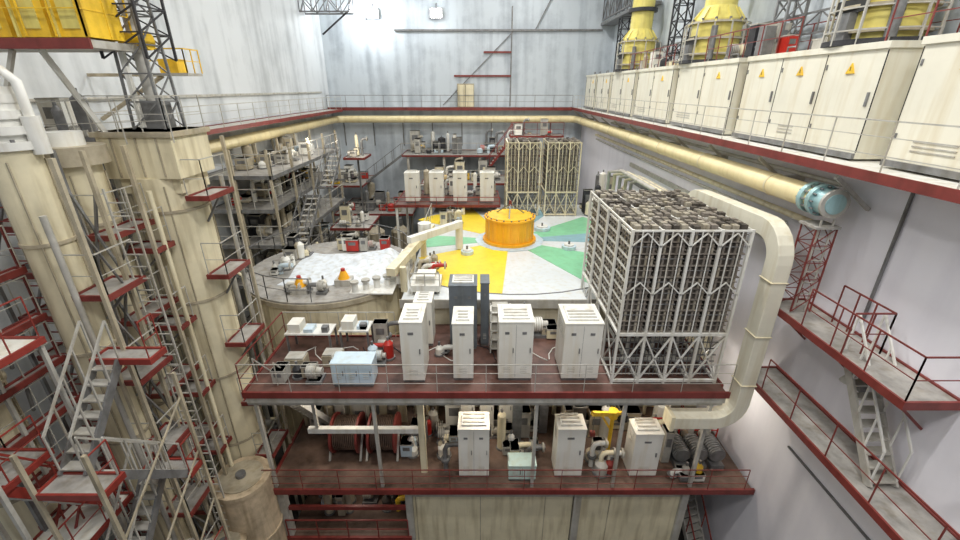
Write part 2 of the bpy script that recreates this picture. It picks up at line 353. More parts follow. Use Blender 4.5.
# level 2
z=-12.1
b.box(-6.9,8.9,10.15,14.1,z-.12,z,'brownf'); b.box(-7.0,8.95,10.07,10.15,z-.16,z+.05,'red'); b.box(-7.0,-6.9,10.15,14.1,z-.16,z+.05,'red')
b.rail([(-6.95,10.1,z),(8.6,10.1,z)],'red',.9,1.2,None,.012,(.35,.7))
for x in(-6.7,-2.4,3.3,6.9): b.box(x-.12,x+.12,10.3,10.55,-16.98,z-.12,'steell')
b.box(-2.3,3.15,10.4,10.55,-16.98,z-.35,'cream'); b.box(3.4,7.0,10.4,10.55,-16.98,z-.35,'cream')
b.box(-2.3,7.0,10.36,10.42,z-.6,z-.5,'steell'); 
for i in range(4): b.box(-2.2+i*2.2,-2.17+i*2.2,10.385,10.41,-16.9,z-.6,'creamd')
for i in range(5): b.box(-6.7,-2.4,10.4+i*.8,10.5+i*.8,z-1.3,z-1.15,'red')
b.box(-6.7,-2.4,10.3,13.5,z-2.6,z-2.5,'brownf'); b.box(-6.8,-2.4,10.22,10.3,z-2.65,z-2.45,'red')
b.rail([(-6.7,10.25,z-2.5),(-2.5,10.25,z-2.5)],'red',.9,1.0)
b.clutter(-6.5,-2.6,11,13.3,z-2.5,24,.6,1.2,('dark','steel','creamd','brown'))
b.done()
b=B('platform_back_panel')
b.box(-6.8,-2.85,13.2,13.3,-16.9,-8.7,'creamd')
for i in range(6): b.box(-6.6+i*.65,-6.5+i*.65,13.14,13.2,-12,-8.7,'steel')
b.done()
b=B('access_stairs'); b.stairs((-5.7,13.0,-12.08),(-6.4,10.6,-8.35),.75,'white','steell','steell'); b.done()
b=B('access_stairs'); b.stairs((7.6,13.4,-12.3),(8.4,10.6,-16.9),.7,'steell','steell','redb'); b.done()
# cabinets
def cabinet(name,x0,x1,y0,y1,z0,h,k='cab',doors=1,extra=True):
    b=B(name,.015)
    b.box(x0+.02,x1-.02,y0+.03,y1-.02,z0,z0+.1,'steel'); b.box(x0,x1,y0,y1,z0+.1,z0+h-.04,k); b.box(x0-.015,x1+.015,y0-.015,y1+.015,z0+h-.04,z0+h,k)
    for i in range(doors+1):
        x=x0+(x1-x0)*i/doors
        if 0<i<doors: b.box(x-.004,x+.004,y0-.006,y0+.01,z0+.15,z0+h-.1,'steel')
        if i<doors:
            w=(x1-x0)/doors
            b.box(x+w*.82,x+w*.87,y0-.04,y0,z0+h*.5,z0+h*.5+.16,'steel')
            for j in range(4): b.box(x+w*.3,x+w*.7,y0-.01,y0+.01,z0+.3+j*.06,z0+.315+j*.06,'steell')
            if h>1.5: b.box(x+w*.35,x+w*.6,y0-.012,y0,z0+h*.8,z0+h*.84,'steel')
    for j in range(8): b.box(x0-.008,x0+.01,y0+.2,y1-.2,z0+h*.7+j*.05,z0+h*.7+.02+j*.05,'steell')
    if extra:
        b.box(x0+.1,x1-.1,y0+.15,y1-.15,z0+h,z0+h+.05,'white')
        for i in range(3): b.box(x0+.15,x1-.15,y0+.25+i*.18,y0+.32+i*.18,z0+h+.05,z0+h+.07,'steell')
    return b.done()
P1=-8.2
cabinet('control_cabinet',-2.3,-1.65,10.6,11.75,P1,2.1,doors=1)
cabinet('control_cabinet',-.8,-.2,10.7,11.75,P1,2.0,doors=1)
cabinet('control_cabinet',.55,1.55,10.7,11.8,P1,2.05,doors=2)
cabinet('control_cabinet',2.45,3.55,10.7,11.9,P1,2.0,doors=2)
cabinet('control_cabinet',-2.2,-1.6,12.6,13.4,P1,1.7)
cabinet('grey_switchgear_cabinet',-1.0,-.1,12.4,13.3,P1,2.4,'slate',2)
cabinet('grey_switchgear_cabinet',.02,.3,12.6,13.3,P1,2.4,'slate',1,False)
cabinet('pale_blue_chest',-4.35,-3.15,10.4,11.0,P1,.85,'lblue',3,False)
b=B('shelving_rack')
for x in(0.35,1.0):
    for y in(12.2,12.7): b.box(x-.02,x+.02,y-.02,y+.02,P1,P1+1.6,'white')
for i in range(5): b.box(.33,1.02,12.18,12.72,P1+.15+i*.34,P1+.18+i*.34,'white'); b.box(.4,.9,12.25,12.6,P1+.18+i*.34,P1+.36+i*.34,'cab' if i%2 else 'steell')
b.done()
def table(x0,x1,y0,y1,z,h=.78):
    b=B('work_table')
    b.box(x0,x1,y0,y1,z+h-.05,z+h,'white')
    for x in(x0+.05,x1-.05):
        for y in(y0+.05,y1-.05): b.box(x-.03,x+.03,y-.03,y+.03,z,z+h-.05,'steel')
    b.box(x0+.1,x0+.5,y0+.1,y1-.1,z+h,z+h+.3,'cab'); b.box(x0+.6,x0+.9,y0+.1,y1-.2,z+h,z+h+.12,'lblue'); b.box(x1-.3,x1-.1,y0+.1,y0+.3,z+h,z+h+.2,'steel')
    b.done()
table(-6.4,-4.9,12.1,12.8,P1); table(-4.7,-3.7,12.3,13.0,P1); 
for X,Y in((-5.0,11.4),(-6.1,11.2)):
    b=B('tool_crate',.01); b.box(X,X+.6,Y,Y+.45,P1,P1+.4,'creamd'); b.box(X+.02,X+.58,Y+.02,Y+.43,P1+.4,P1+.45,'steell'); b.box(X+.2,X+.4,Y-.02,Y,P1+.2,P1+.25,'steel'); b.done()
b=B('platform_tool_clutter')
b.clutter(-6.5,-4.5,10.5,11.1,P1,5,.4,.3,acc=('redp','redp')); b.clutter(-4.2,-2.6,11.4,12.2,P1,4,.4,.4,acc=('redp','lblue')); b.clutter(1.2,3.6,12.6,13.9,P1,9,.6,1.0); b.clutter(-1.5,-.9,11.9,12.3,P1,3,.3,.4); b.clutter(-3.6,-2.9,12.2,13.1,P1,3,.4,.8)
b.done()
b=B('floor_cables')
for i in range(7):
    x=-6+i*1.9; pts=[]
    for j in range(12): pts.append((x+j*.16+.12*math.sin(j*1.3+i),12.1+.45*math.sin(j*.8+i*2.1)+.1*i%3*.2,P1+.02))
    b.sweep(pts,.018,'dark' if i%2 else 'white',5)
b.done()
# level-2 contents
P2=-12.1
cabinet('control_cabinet',-.7,.3,10.6,11.4,P2,2.1,doors=2)
cabinet('control_cabinet',2.5,3.4,10.6,11.3,P2,2.1,doors=1)
cabinet('control_cabinet',5.0,5.9,10.6,11.3,P2,1.9,doors=1)
cabinet('mint_chest',.95,1.85,10.45,11.0,P2,.7,'mint',2,False)
cabinet('control_cabinet',-.7,-.2,12.4,13.2,P2,2.6); cabinet('control_cabinet',0.0,.5,12.4,13.2,P2,2.6); cabinet('control_cabinet',.7,1.2,12.6,13.3,P2,2.3)
b=B('yellow_jib_crane')
b.cyl((4.55,11.6,P2),(4.55,11.6,P2+1.9),.07,'crany',12); b.cyl((4.55,11.6,P2),(4.55,11.6,P2+.12),.25,'steel',16)
b.beam((4.9,11.7,P2+1.75),(3.7,11.2,P2+2.2),.12,.14,'crany'); b.beam((4.5,11.6,P2+1.2),(4.1,11.4,P2+1.95),.06,.06,'crany'); b.box(4.75,5.05,11.55,11.85,P2+1.5,P2+1.8,'dark')
b.cyl((4.55,11.6,P2+1.7),(4.55,11.6,P2+2.0),.16,'crany',14); b.beam((3.8,11.23,P2+2.1),(3.8,11.23,P2+1.4),.02,.02,'steel'); b.box(3.72,3.88,11.15,11.3,P2+1.25,P2+1.4,'red')
b.done()
for X,Y in((-5.2,11.9),(-3.9,11.9)):
    b=B('cable_drum')
    for dx in(0,.9): b.cyl((X+dx,Y,P2+.75),(X+dx+.07,Y,P2+.75),.7,'red',24)
    b.cyl((X,Y,P2+.75),(X+.9,Y,P2+.75),.45,'brown',20)
    for i in range(12): b.cyl((X+.1+i*.065,Y,P2+.75),(X+.14+i*.065,Y,P2+.75),.6,'brownf',20)
    for dx in(-.08,1.0): b.beam((X+dx,Y-.6,P2),(X+dx,Y,P2+.8),.07,.07,'steell'); b.beam((X+dx,Y+.6,P2),(X+dx,Y,P2+.8),.07,.07,'steell')
    b.done()
b=B('monorail_beam')
b.beam((-5.6,10.9,-10.3),(-1.9,10.9,-10.3),.16,.18,'white'); b.beam((-1.9,10.9,-8.6),(-1.9,10.9,-12.1),.2,.2,'cream'); b.beam((-5.3,10.9,-8.6),(-5.3,10.9,-10.2),.1,.1,'steell'); b.beam((-5.6,11.8,-9.6),(-2.2,11.8,-9.6),.14,.16,'creamd')
b.beam((1.2,11.4,-9.6),(2.2,11.4,-9.6),.12,.14,'steell'); b.beam((1.2,11.4,-8.5),(1.2,11.4,-9.6),.1,.1,'steell'); b.beam((2.2,11.4,-8.5),(2.2,11.4,-9.6),.1,.1,'steell')
b.beam((3.9,12.2,-9.2),(7.2,12.2,-9.2),.14,.16,'creamd')
b.done()
b=B('electric_pump')
for i in range(3):
    X=6.9+i*.6
    b.box(X-.2,X+.25,10.9,12.1,P2,P2+.2,'steel'); b.cyl((X,11.0,P2+.55),(X,11.8,P2+.55),.26,'steel',18); b.cyl((X,11.8,P2+.55),(X,12.1,P2+.55),.18,'steell',14); b.cyl((X,11.85,P2+.5),(X,11.85,P2+1.1),.1,'steell',12)
    for j in range(7): b.cyl((X,11.05+j*.1,P2+.55),(X,11.09+j*.1,P2+.55),.29,'steel',18)
b.done()
b=B('under_deck_pipework')
for i in range(22):
    x=-2.6+i*.46+random.uniform(-.1,.1); zt=-8.7-random.random()*.8
    b.sweep([(x,13.7,P2),(x,13.7,zt-.2),(x,13.6,zt),(x,13.2-random.random(),zt),(x+random.uniform(-1,1),12.4,zt)],.05+random.random()*.06,random.choice(['steell','cream','creamd','cream','white']),8)
    b.cyl((x,13.6,P2+1+random.random()),(x,13.35,P2+1+random.random()*.2),.14,random.choice(['redp','steel','crany']),12)
for i in range(5): b.sweep([(-6.5,12.6+i*.12,-8.8-.1*(i%2)),(7,12.6+i*.12,-8.8-.1*(i%2))],.05,random.choice(['cream','steell']),8)
b.clutter(-2.7,8.0,12.0,13.5,P2,55,.7,1.7,('cab','white','steell','cream','creamd','creamd','brown','steel'),('redp','crany','lblue'))
b.clutter(-1.7,-.9,10.7,12,P2,4,.5,1.0); b.clutter(.5,2.2,11.3,12.2,P2,8,.5,1.3); b.clutter(3.6,4.8,10.5,12.0,P2,8,.5,.8,acc=('redp','redb')); b.clutter(6.1,8.6,10.4,10.8,P2,6,.4,.5); b.clutter(6.0,6.6,11,12.2,P2,4,.5,1.2)
b.clutter(-6.4,-2.3,12.5,13.0,P2,14,.5,1.8,('brown','steell','creamd','red')); b.clutter(-3.0,-2.0,11,12.3,P2,5,.5,1.3)
b.done()
b=B('safety_barrier_red'); b.rail([(5.9,12.2,P2),(8.7,12.2,P2)],'redp',1.1,.7,None,.025); b.done()
# ------------------------------------------------------------ module racks
def rack(x0,x1,y0,y1,zb,z0,z1,nx,ny,nz,fr='white',fx='white'):
    b=B('module_rack')
    xs=[x0+(x1-x0)*i/nx for i in range(nx+1)]; ys=[y0+(y1-y0)*i/ny for i in range(ny+1)]; zs=[z0+(z1-z0)*i/nz for i in range(nz+1)]
    t=.07
    for x in xs:
        for y in ys: b.box(x-t/2,x+t/2,y-t/2,y+t/2,zb,z1+.03,fr)
    for y in ys:
        for z in (zb+.1,z0-.05): b.box(x0,x1,y-.04,y+.04,z-.04,z+.04,fr)
        b.box(x0,x1,y-.02,y+.02,z1-.03,z1+.02,fr)
    for x in xs:
        for z in (zb+.1,z0-.05): b.box(x-.04,x+.04,y0,y1,z-.04,z+.04,fr)
        b.box(x-.02,x+.02,y0,y1,z1-.03,z1+.02,fr)
    for i in range(nx):
        b.beam((xs[i],y0,zb+.1),(xs[i+1],y0,z0-.1),.04,.04,fr); b.beam((xs[i+1],y0,zb+.1),(xs[i],y0,z0-.1),.04,.04,fr)
    for i in range(ny):
        for x in (x0,x1):
            b.beam((x,ys[i],zb+.1),(x,ys[i+1],z0-.1),.04,.04,fr); b.beam((x,ys[i+1],zb+.1),(x,ys[i],z0-.1),.04,.04,fr)
    for k in range(7): b.box(x0,x1,y0+.25,y0+.27,zb+.15+k*(z0-zb-.2)/7,zb+.18+k*(z0-zb-.2)/7,'steel')
    for k in range(int((x1-x0)/.12)): b.box(x0+k*.12,x0+k*.12+.02,y0+.25,y0+.27,zb+.1,z0-.1,'steel')
    for k in range(nz):
        zz=zs[k]; hh=zs[k+1]-zz
        for j in range(ny):
            for i in range(nx):
                xa,xb=xs[i]+.05,xs[i+1]-.05; ya,yb=ys[j]+.05,ys[j+1]-.05
                w=(xb-xa); L=(yb-ya)
                b.box(xa-.02,xb+.02,ya-.02,yb+.02,zz+.0,zz+.03,'module')
                b.box(xa+.04,xb-.04,ya+.04,yb-.04,zz+.03,zz+hh-.04,'brown')
                if j==0:
                    for q in (.14,.38,.62,.86): b.box(xa+w*q-.028,xa+w*q+.028,ya-.01,ya+.05,zz+.03,zz+hh-.03,random.choice(['module','module','modl']))
                    b.box(xa+.02,xb-.02,ya-.02,ya+.01,zz+hh*.62,zz+hh*.68,random.choice(['module','steel']))
                if i==0:
                    for q in(.12,.37,.63,.88): b.box(xa-.0,xa+.08,ya+L*q-.04,ya+L*q+.04,zz+.03,zz+hh-.06,'modl')
                    b.box(xa-.015,xa+.02,ya,yb,zz+hh*.40,zz+hh*.58,fr)
                if k==nz-1:
                    for q in(.17,.5,.83): 
                        for r in (.15,.38,.62,.85): b.box(xa+w*q-.08,xa+w*q+.08,ya+L*r-.09,ya+L*r+.09,z1-.06,z1+.07+random.random()*.06,random.choice(['module','modl','brown','module']))
    for i in range(nx):
        m_=(xs[i]+xs[i+1])/2
        for f in (.98,.52):
            za=z0+(z1-z0)*f
            b.beam((xs[i],y0-.02,za-.38),(m_,y0-.02,za),.03,.03,fr); b.beam((xs[i+1],y0-.02,za-.38),(m_,y0-.02,za),.03,.03,fr)
    # twin slender verticals of each bay
        for q in(.33,.67): b.box(xs[i]+(xs[i+1]-xs[i])*q-.012,xs[i]+(xs[i+1]-xs[i])*q+.012,y0-.03,y0-.005,z0,z1,fr)
    b.done()
rack(3.95,7.05,10.6,15.1,-8.2,-6.45,-3.4,4,4,9)
rack(1.6,3.5,25.4,27.4,-7.2,-5.7,-2.9,3,1,8,'cream')
rack(3.9,5.8,25.4,27.4,-7.2,-5.7,-2.9,3,1,8,'cream')
# rear cabinet platform
b=B('rear_cabinet_platform')
b.deck(-5.2,1.2,25.6,29.5,-6.6,'maroon'); 
for x in(-5.1,-3,-1,1.1): b.box(x-.07,x+.07,25.65,25.8,-16.98 if x<-2.95 else -7.2,-6.7,'white')
for x in(-5.1,1.1): b.box(x-.07,x+.07,29.2,29.35,-16.98,-6.7,'white')
b.rail([(-5.2,25.6,-6.6),(1.2,25.6,-6.6)],'redb',.5,1.2,None,.02)
b.clutter(-5.1,1.1,27.6,29.2,-6.6,22,.6,1.3)
b.done()
for X in(-4.6,-3.1,-1.65,.0): cabinet('control_cabinet',X,X+.85,26.2,27.0,-6.6,1.85)
# back galleries
b=B('rear_gallery')
b.deck(-6.5,7.5,36.5,39.9,-5.2,'grating','red',.08,.1); b.rail([(-6.5,36.5,-5.2),(7.5,36.5,-5.2)],'steell',1.0,1.5,None,.02)
for x in range(-6,8,3): b.box(x-.1,x+.1,36.6,36.8,-16.98,-5.3,'steell')
b.deck(-4.5,5.5,33,36.4,-6.8,'grating'); b.rail([(-4.5,33,-6.8),(5.5,33,-6.8)],'steell',1.0,1.2,None,.02)
b.box(-4.4,-4.2,33.1,33.3,-16.98,-6.9,'steell'); b.box(5.2,5.4,33.1,33.3,-16.98,-6.9,'steell')
b.stairs((-9.6,36.8,-7.4),(-6.5,36.8,-5.2),.8,'steel','steell','steel'); b.stairs((.2,36,-6.8),(2.6,36,-3.6),.8)
b.deck(2.4,6.5,35,36.4,-3.5,'grating'); b.rail([(2.4,35,-3.5),(6.5,35,-3.5)],'red',1,1)
b.box(6.3,6.45,35.1,35.3,-16.9,-3.6,'steell'); b.box(2.5,2.65,36.1,36.3,-16.9,-3.6,'steell')
b.deck(-12.5,-9.6,35,39.5,-7.4,'grating'); b.rail([(-12.5,35,-7.4),(-9.6,35,-7.4)],'steell',1.0,1.2,None,.02)
b.deck(-11.8,-5.5,34,39.5,-9.5,'grating'); b.rail([(-11.8,34,-9.5),(-5.5,34,-9.5)],'steell',1.0,1.2,None,.02)
b.clutter(-6.2,7,37.2,39.5,-5.2,40,1.0,1.7); b.clutter(-4.3,2,33.4,35,-6.8,30,.8,1.5); b.clutter(-11.5,-6,34.5,38,-9.5,20,.9,1.6,('creamd','steel','dark','steell')); b.clutter(2.6,6.2,35.3,36.2,-3.5,6,.6,1.0); b.clutter(-12.4,-9.8,35.4,39,-7.4,10,.9,1.4)
b.done()
b=B('rear_balcony')
b.box(-12.9,7.8,38.9,39.95,-1.75,-1.6,'steell'); b.box(-12.9,7.8,38.84,38.9,-1.80,-1.54,'red')
b.rail([(-12.9,38.86,-1.6),(7.8,38.86,-1.6)],'steel',1.0,1.6,None,.02)
b.done()
b=B('yellow_locker',.03); b.box(-1.9,-.5,39.0,39.8,-1.6,.3,'creamd'); b.box(-1.85,-.55,38.96,39,-1.5,.2,'cream'); b.box(-1.23,-1.2,38.94,38.97,-1.5,.2,'black'); b.done()
b=B('wall_conduit')
for z_,xa,xb in((4.3,-7,10),(.9,-2.2,2.6),(2.7,.3,2.6)): b.beam((xa,39.9,z_),(xb,39.9,z_),.12,.14,'red' if z_<4 else 'steel')
b.beam((2.7,39.9,4.2),(-3.2,39.9,-1.4),.07,.07,'steel'); b.beam((2.6,39.9,-1.5),(2.6,39.9,6),.1,.1,'steel'); b.beam((4.5,39.9,4.3),(7.0,39.9,9),.08,.08,'steel')
for i in range(8): b.beam((-12+i*2.6,39.93,-4.8),(-12+i*2.6,39.93,-2.8),.08,.08,'steel')
b.done()
for X in(-8.6,-3.5):
    b=B('wall_floodlight'); b.box(X-.5,X+.5,39.5,39.8,5.1,5.8,'steel'); b.box(X-.42,X+.42,39.42,39.5,5.15,5.75,'lamp'); b.beam((X,39.6,5.8),(X,39.98,6.2),.06,.06,'steel'); b.done()
for X,Y,r,h in((-8,31,.8,5),(-6.2,32,.7,4.2),(-10.5,33.0,.8,6.5)):
    b=B('process_vessel'); b.cyl((X,Y,-17),(X,Y,-17+.3),r*1.15,'steel',20); b.cyl((X,Y,-16.7),(X,Y,-11.5+h*.3),r,'creamd',22); b.cyl((X,Y,-11.5+h*.3),(X,Y,-11.1+h*.3),r,'creamd',22,r*.4); b.cyl((X,Y,-11.1+h*.3),(X,Y,-10.5+h*.3),.2,'steel',12); b.done()
# ------------------------------------------------------------ big tank
b=B('storage_tank')
TX,TY,TR=-6.2,16.75,3.3
b.cyl((TX,TY,-16.98),(TX,TY,-7.2),TR,'cream',56); b.cyl((TX,TY,-7.2),(TX,TY,-7.02),TR+.1,'creamd',56); b.cyl((TX,TY,-7.02),(TX,TY,-6.95),TR+.05,'grating',56)
for i in range(28):
    t=i*2*math.pi/28; b.beam((TX+TR*math.cos(t),TY+TR*math.sin(t),-16.9),(TX+TR*math.cos(t),TY+TR*math.sin(t),-7.2),.05,.03,'cream')
for z in(-9.2,-11.5,-13.5): b.cyl((TX,TY,z),(TX,TY,z+.06),TR+.04,'cream',56)
pr=[(TX+(TR)*math.cos(math.radians(a)),TY+(TR)*math.sin(math.radians(a)),-6.95) for a in range(20,290,15)]
b.rail(pr,'steel',.9,.9,None,.015)
b.done()
b=B('tank_top_equipment')
b.clutter(TX-2.6,TX-1.2,TY+.5,TY+1.8,-6.95,10,.5,.8); b.clutter(TX-.5,TX+2.2,TY+1.7,TY+2.6,-6.95,14,.5,.8); b.clutter(TX-2.4,TX-1.6,TY-1.2,TY+.4,-6.95,6,.4,.5)
b.clutter(TX-1.2,TX+1.6,TY-2.8,TY-2.1,-6.95,7,.3,.2)
b.done()
b=B('tarpaulin_cover')
nx,ny=44,34; vs=[];fs=[]
for j in range(ny+1):
    for i in range(nx+1):
        u=i/nx; v=j/ny; x=TX-1.5+u*4.1; y=TY-1.9+v*3.4
        e=min(u,1-u,v,1-v); h=.05+.14*max(0,mathutils.noise.noise(Vector((x*.7,y*.9,3))))+.45*u*u*v+.09*abs(mathutils.noise.noise(Vector((x*1.8+y,y*1.8,1))))
        h=max(.03,h)*min(1,e*10)
        vs.append((x+.25*mathutils.noise.noise(Vector((y,x,0))),y+.25*mathutils.noise.noise(Vector((x,y,5))),-6.94+h))
for j in range(ny):
    for i in range(nx): a=j*(nx+1)+i; fs.append((a,a+1,a+nx+2,a+nx+1))
b.add(vs,fs,'cloth',True); b.done()
for X,Y in((-5.2,15.0),(-6.6,14.3)):
    b=B('orange_signal_lamp'); b.box(X-.3,X+.3,Y-.25,Y+.25,-6.95,-6.7,'steell'); b.cyl((X,Y,-6.7),(X,Y,-6.4),.22,'orange',14,.1); b.cyl((X,Y,-6.4),(X,Y,-6.3),.08,'redp',12); b.done()
b=B('fuel_handling_manipulator')
b.beam((-2.9,14.9,-7.2),(-2.9,14.9,-6.2),.22,.22,'cream'); b.beam((-2.6,18.6,-7.2),(-2.6,18.6,-6.1),.25,.25,'cream')
b.beam((-3.3,14.6,-6.3),(-2.3,19.6,-6.1),.35,.3,'cream'); b.beam((-3.0,17.2,-5.95),(-1.0,19.4,-5.9),.28,.3,'white')
b.cyl((-1.0,19.6,-7.15),(-1.0,19.6,-5.8),.18,'white',16); b.cyl((-2.5,18.6,-6.0),(-2.5,18.6,-5.6),.3,'white',18)
b.box(-3.6,-2.9,15.2,16.4,-7.2,-6.6,'white'); b.box(-3.5,-2.9,17,18.2,-7.2,-6.7,'cab')
b.done()
b=B('white_handling_cart'); b.box(-2.6,-1.5,14.5,15.6,-7.05,-6.8,'white'); b.box(-2.4,-1.7,14.7,15.4,-6.8,-6.5,'cab')
for x in(-2.4,-1.7):
    for y in(14.7,15.4): b.cyl((x-.05,y,-7.1),(x+.05,y,-7.1),.1,'dark',10)
b.rail([(-2.6,14.5,-6.8),(-1.5,14.5,-6.8)],'steell',.5,.5); b.done()
b=B('white_pump_skid',.02)
for i in range(5):
    X=-4.6+i*.36; b.cyl((X,14.3+i*.2,-6.95),(X,14.3+i*.2,-6.6-.1*(i%2)),.12,'white',12); b.cyl((X,14.3+i*.2,-6.6),(X,14.3+i*.2,-6.52),.16,'steell',12)
b.box(-4.8,-3.2,14.15,15.2,-7.0,-6.93,'white'); b.done()
# ------------------------------------------------------------ right wall walkways
b=B('wall_walkway')
z=-5.4
b.deck(7.9,8.94,6.4,10.6,z,'grating','red',.08,.14)
b.rail([(7.9,6.4,z),(7.9,9.2,z)],'red',1,1.0,None,.014); b.rail([(7.9,6.4,z),(8.94,6.4,z)],'red',1,1.0,None,.014)
for y in(6.8,8.5,10.2): b.beam((8.98,y,z-1.0),(8.0,y,z-.12),.05,.05,'red')
b.rail([(7.95,8.0,z),(8.8,8.0,z),(8.8,9.4,z)],'red',1.0,.5,None,.016)
z=-7.8
b.deck(7.9,8.94,-1,10.8,z,'grating','red',.08,.14)
b.rail([(7.9,-1,z),(7.9,9.8,z)],'red',1,1.2,None,.014)
for i in range(7): b.beam((8.98,i*1.7,z-1.0),(8.0,i*1.7,z-.12),.05,.05,'red')
b.stairs((8.5,6.6,z+.02),(8.5,8.2,-5.45),.55,'steell','steell','white')
b.done()
b=B('caged_ladder')
b.mast(8.3,10.1,-5.35,-3.1,.5,'red',.03,None,.45); b.ladder(8.3,9.9,-5.35,-2.9,.3); b.box(8.0,8.6,9.8,10.4,-3.12,-3.06,'grating')
b.done()
b=B('wall_cable_conduit')
b.beam((8.95,8.8,-1.9),(8.95,8.8,-5.1),.05,.05,'steel'); b.beam((8.95,5.2,-5.5),(8.95,5.2,-7.7),.05,.05,'steel')
b.beam((8.95,12,-4.2),(8.95,26,-4.2),.12,.2,'steell'); b.beam((8.95,14,-5),(8.95,28,-5),.14,.3,'steel')
b.beam((8.96,4.0,-9.6),(8.96,9.5,-9.6),.05,.05,'steel'); b.beam((8.96,6.2,-8),(8.96,6.2,-13),.04,.04,'steell')
b.done()
for Y,Z in((8.2,-6.4),(5.3,-6.6)):
    b=B('wall_lamp'); b.box(8.85,8.99,Y-.08,Y+.08,Z-.15,Z+.15,'steel'); b.beam((8.9,Y,Z),(8.55,Y,Z+.25),.04,.04,'steel'); b.cyl((8.55,Y,Z+.3),(8.55,Y,Z+.1),.05,'steell',12,.16); b.done()
b=B('pipe_bundle_riser')
for i in range(5): b.sweep([(7.0+i*.32,23.5,-7.2),(7.0+i*.32,23.5,-4.2-i*.15)]+[(7.2+i*.3,22,-3.9-i*.1),(7.2+i*.3,17.5,-3.9-i*.1)],.1,'cream' if i%2 else 'steell',8)
b.done()
# ------------------------------------------------------------ left columns
def column(X,Y,r,ztop,name='process_column'):
    b=B(name)
    b.cyl((X,Y,-16.98),(X,Y,ztop),r,'cream',28)
    z=-16
    while z<ztop-.5:
        b.cyl((X,Y,z),(X,Y,z+.07),r+.04,'creamd',28); z+=2.6
    b.cyl((X,Y,-16.98),(X,Y,-16.7),r+.25,'steel',28)
    for i in range(4):
        t=i*math.pi/2+.5; b.beam((X+(r+.02)*math.cos(t),Y+(r+.02)*math.sin(t),-16.9),(X+(r+.02)*math.cos(t),Y+(r+.02)*math.sin(t),ztop-.2),.03,.03,'creamd')
    return b
b=column(-8.35,11.5,.82,-2.1)
b.box(-9.25,-7.45,10.75,12.25,-2.1,-.98,'cream'); b.box(-9.32,-7.38,10.68,12.32,-1.1,-.98,'creamd'); b.prism([(-9.1,10.9),(-7.6,10.9),(-7.6,12.1),(-9.1,12.1)],-2.5,-2.1,'cream')
for x in(-8.9,-8.3,-7.8): b.box(x-.02,x+.02,10.72,10.76,-2.05,-1.12,'creamd')
b.done()
b=column(-9.3,10.0,.5,-1.6)
b.cyl((-9.3,10.0,-1.6),(-9.3,10,-1.2),.7,'creamd',20); b.cyl((-9.3,10,-1.2),(-9.3,10,-.9),.35,'white',16)
b.done()
b=column(-9.1,8.6,.42,-1.1)
for i in range(4): b.cyl((-9.1,8.6,-1.1+i*.28),(-9.1,8.6,-.95+i*.28),.5-.04*i,'white',20); b.cyl((-9.1,8.6,-.95+i*.28),(-9.1,8.6,-.82+i*.28),.36,'white',20)
b.cyl((-9.1,8.6,-.3),(-9.7,8.9,.1),.28,'white',16); b.cyl((-9.8,8.2,-1.2),(-9.8,8.2,-.1),.25,'white',16)
b.cyl((-8.6,8.7,-1.2),(-8.6,8.7,-.5),.15,'white',12); b.sweep([(-9.1,8.6,0.0),(-9.1,8.6,.2),(-8.8,8.7,.3),(-8.6,8.7,.1),(-8.6,8.7,-.5)],.09,'white',8)
for i in range(10):
    t=i*math.pi/5; b.cyl((-9.1+.44*math.cos(t),8.6+.44*math.sin(t),-1.1),(-9.1+.44*math.cos(t),8.6+.44*math.sin(t),-.9),.035,'steel',6)
b.done()
b=column(-10.6,13.5,.7,-2.4); b.cyl((-10.6,13.5,-2.4),(-10.6,13.5,-1.9),.7,'creamd',20,.3); b.done()
b=column(-10.4,7.0,.6,-3.0); b.cyl((-10.4,7,-3),(-10.4,7,-2.4),.6,'creamd',20,.2); b.done()
b=B('column_service_scaffold')
def plat(x0,x1,y0,y1,z,sides='FR'):
    b.deck(x0,x1,y0,y1,z,'grating','red',.05,.09)
    if 'F' in sides: b.rail([(x0,y0,z),(x1,y0,z)],'steell',.95,.8,None,.012)
    if 'R' in sides: b.rail([(x1,y0,z),(x1,y1,z)],'steell',.95,.8,None,.012)
    b.beam((x1-.05,(y0+y1)/2,z-.1),(x0,(y0+y1)/2,z-.8),.05,.05,'steel')
z=-2.6; k=0
while z>-15:
    if k%2==0:
        plat(-7.5,-6.98,10.9,12.0,z); plat(-8.8,-8.3,9.2,10.5,z-.5)
    else:
        plat(-8.8,-8.0,10.0,10.55,z); plat(-8.6,-7.9,8.2,9.2,z-.4)
    plat(-10.8,-9.85,8.9,11.4,z-.2,'F')
    plat(-9.75,-9.6,6.6,8.3,z-.9,'FR')
    plat(-9.85,-9.2,12.3,14.2,z-.6,'FR')
    if k%2: b.clutter(-10.75,-9.9,9.2,11.2,z-.2,3,.4,.8)
    b.clutter(-9.8,-9.3,12.4,14.0,z-.6,2,.3,.7)
    z-=1.1; k+=1
for x,y in((-6.98,12.1),(-8.2,9.1),(-9.85,8.8),(-10.9,8.8),(-9.85,11.5),(-9.2,14.3),(-7.9,8.1),(-9.6,6.5),(-8.8,12.8),(-8.0,9.95),(-8.9,9.2)): b.beam((x,y,-16.98),(x,y,-1.2),.08,.08,'creamd' if x>-8.5 else 'steel')
for i in range(7): b.beam((-9.85,8.8,-2-i*2),(-10.9,8.8,-4-i*2),.05,.05,'steel'); b.beam((-8.2,9.1,-2-i*2),(-8.9,9.2,-4-i*2),.05,.05,'steel'); b.beam((-8.9,9.2,-2-i*2),(-8.2,9.1,-4-i*2),.05,.05,'steel'); b.beam((-7.9,8.1,-2.5-i*2),(-8.2,9.1,-4.5-i*2),.04,.04,'steel')
